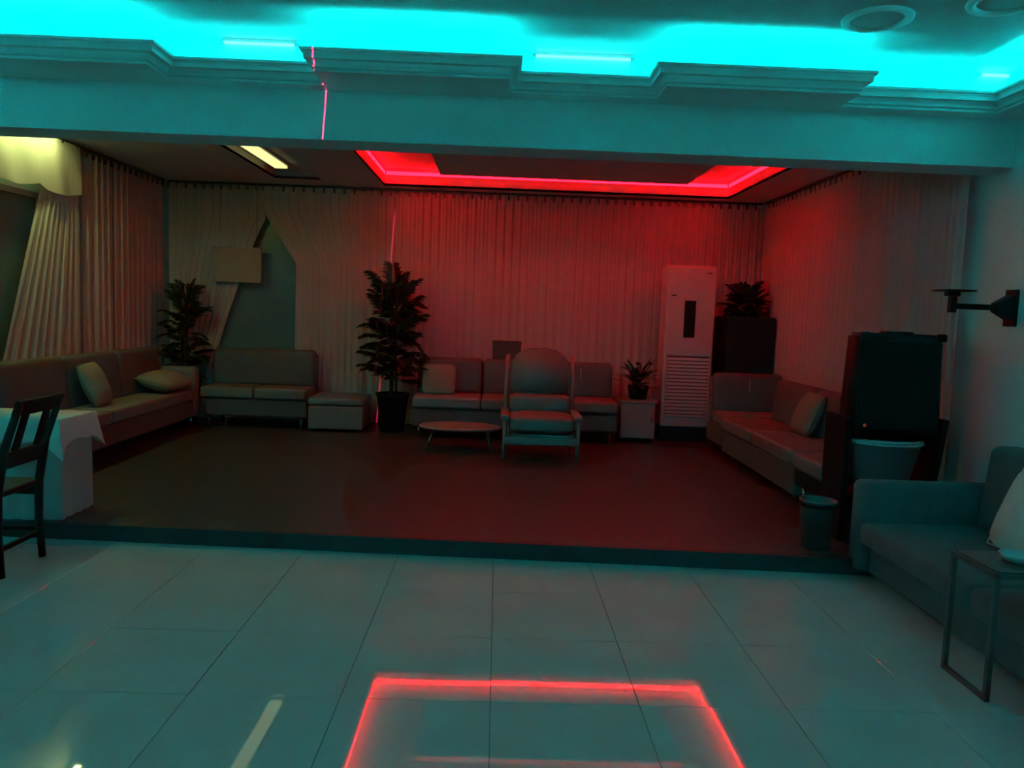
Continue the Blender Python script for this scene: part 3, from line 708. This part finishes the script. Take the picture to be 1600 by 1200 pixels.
bm = NB(); add_lathe(bm, [(0.066, 0.027), (0.072, 0.031), (0.077, 0.027)], 24); mkobj('rim', bm, 'wht_plastic', t, True)

# ================================================================== TABLE AND CHAIR AT THE LEFT
t = thing('covered_table', 'table under a pale cloth at the left photo edge on the stage', 'table', (-3.26, 5.13, ST))
boxpart('tabletop', 'darkwood', t, -0.45, 0.45, -0.19, 0.19, 0.62, 0.65)
for sx in (-0.40, 0.40):
    for sy in (-0.15, 0.15): boxpart('leg', 'darkwood', t, sx - 0.025, sx + 0.025, sy - 0.025, sy + 0.025, 0.0, 0.62)
# skirt hanging to the floor, gently folded
bm = NB(); loop = []
def rect_pts(x0, x1, y0, y1, n):
    pts = []
    for k in range(n): pts.append((x0 + (x1 - x0) * k / n, y0, 0, -1))
    m_ = n // 2
    for k in range(m_): pts.append((x1, y0 + (y1 - y0) * k / m_, 1, 0))
    for k in range(n): pts.append((x1 - (x1 - x0) * k / n, y1, 0, 1))
    for k in range(m_): pts.append((x0, y1 - (y1 - y0) * k / m_, -1, 0))
    return pts
P = rect_pts(-0.46, 0.46, -0.20, 0.20, 56); rows = []
for j in range(7):
    tt = j / 6.0; row = []
    for k, (x, y, nx, ny) in enumerate(P):
        f = 0.004 + 0.016 * tt * (0.5 + 0.5 * math.sin(k * 0.9))
        row.append(bm.verts.new((x + nx * f, y + ny * f, 0.652 - 0.648 * tt)))
    rows.append(row)
for a, b in zip(rows, rows[1:]):
    for k in range(len(P)): bm.faces.new((a[k], a[(k + 1) % len(P)], b[(k + 1) % len(P)], b[k]))
sk = mkobj('table_skirt', bm, 'skirt', None, True, loc=(-3.26, 5.13, ST)); tag(sk, 'grey skirt cloth hanging to the stage around the left table', 'tablecloth')
bm = NB(); rows = []
for tt in (0.0, 0.25, 0.5, 0.75, 1.0):
    row = []
    for k, (x, y, nx, ny) in enumerate(P):
        cx, cy = abs(x) / 0.46, abs(y) / 0.20
        corner = max(0.0, min(cx, cy) - 0.72) / 0.28
        f = 0.024 + tt * (0.012 + 0.03 * corner)
        drop = 0.17 * tt * (0.9 + 0.6 * corner + 0.05 * math.sin(k * 0.35))
        row.append(bm.verts.new((x + (nx if corner == 0 else math.copysign(1, x)) * f, y + (ny if corner == 0 else math.copysign(1, y)) * f, 0.662 - drop)))
    rows.append(row)
for a, b in zip(rows, rows[1:]):
    for k in range(len(P)): bm.faces.new((a[k], a[(k + 1) % len(P)], b[(k + 1) % len(P)], b[k]))
bm.faces.new(rows[0][::-1])
ov = mkobj('tablecloth', bm, 'cloth', None, True, loc=(-3.26, 5.13, ST)); tag(ov, 'pale cloth draped over the top of the left table', 'tablecloth')

t = thing('dining_chair', 'dark wooden chair at the left photo edge on the tiled floor', 'chair', (-2.88, 4.33, 0.0))
for s in (-1, 1):
    bm = NB(); y = s * 0.19
    add_tube(bm, [(0.205, y, 0.0), (0.19, y, 0.25), (0.195, y, 0.46), (0.24, y, 0.72), (0.33, y, 0.97)], [0.020, 0.023, 0.025, 0.023, 0.020], 8); mkobj('back_leg', bm, 'darkwood', t, True)
    tubepart('front_leg', 'darkwood', t, [(-0.20, y, 0.0), (-0.19, y, 0.44)], [0.018, 0.023])
    boxpart('side_rail', 'darkwood', t, -0.19, 0.19, y - 0.011, y + 0.011, 0.38, 0.44)
    boxpart('stretcher', 'darkwood', t, -0.19, 0.19, y - 0.009, y + 0.009, 0.16, 0.185)
def slab(name, x0, z0, x1, z1, hw, th):
    bm = NB(); add_box(bm, -th / 2, th / 2, -hw, hw, -0.5, 0.5, bev=0.0)
    L = math.hypot(x1 - x0, z1 - z0); a = math.atan2(x1 - x0, z1 - z0)
    for v in bm.verts: v.co.z *= L
    bmesh.ops.bevel(bm, geom=list(bm.edges), offset=0.005, segments=2, affect='EDGES')
    return mkobj(name, bm, 'darkwood', t, False, loc=((x0 + x1) / 2, 0, (z0 + z1) / 2), rot=(0, a, 0))
slab('top_rail', 0.303, 0.90, 0.335, 0.985, 0.215, 0.026)
slab('lower_rail', 0.215, 0.60, 0.245, 0.70, 0.18, 0.022)
for y in (-0.10, 0.10):
    o = slab('back_slat', 0.235, 0.68, 0.31, 0.92, 0.032, 0.014); o.location.y = y
boxpart('seat', 'darkwood', t, -0.225, 0.205, -0.215, 0.215, 0.44, 0.475, bev=0.012, seg=3)
boxpart('stretcher', 'darkwood', t, 0.18, 0.20, -0.18, 0.18, 0.14, 0.165)
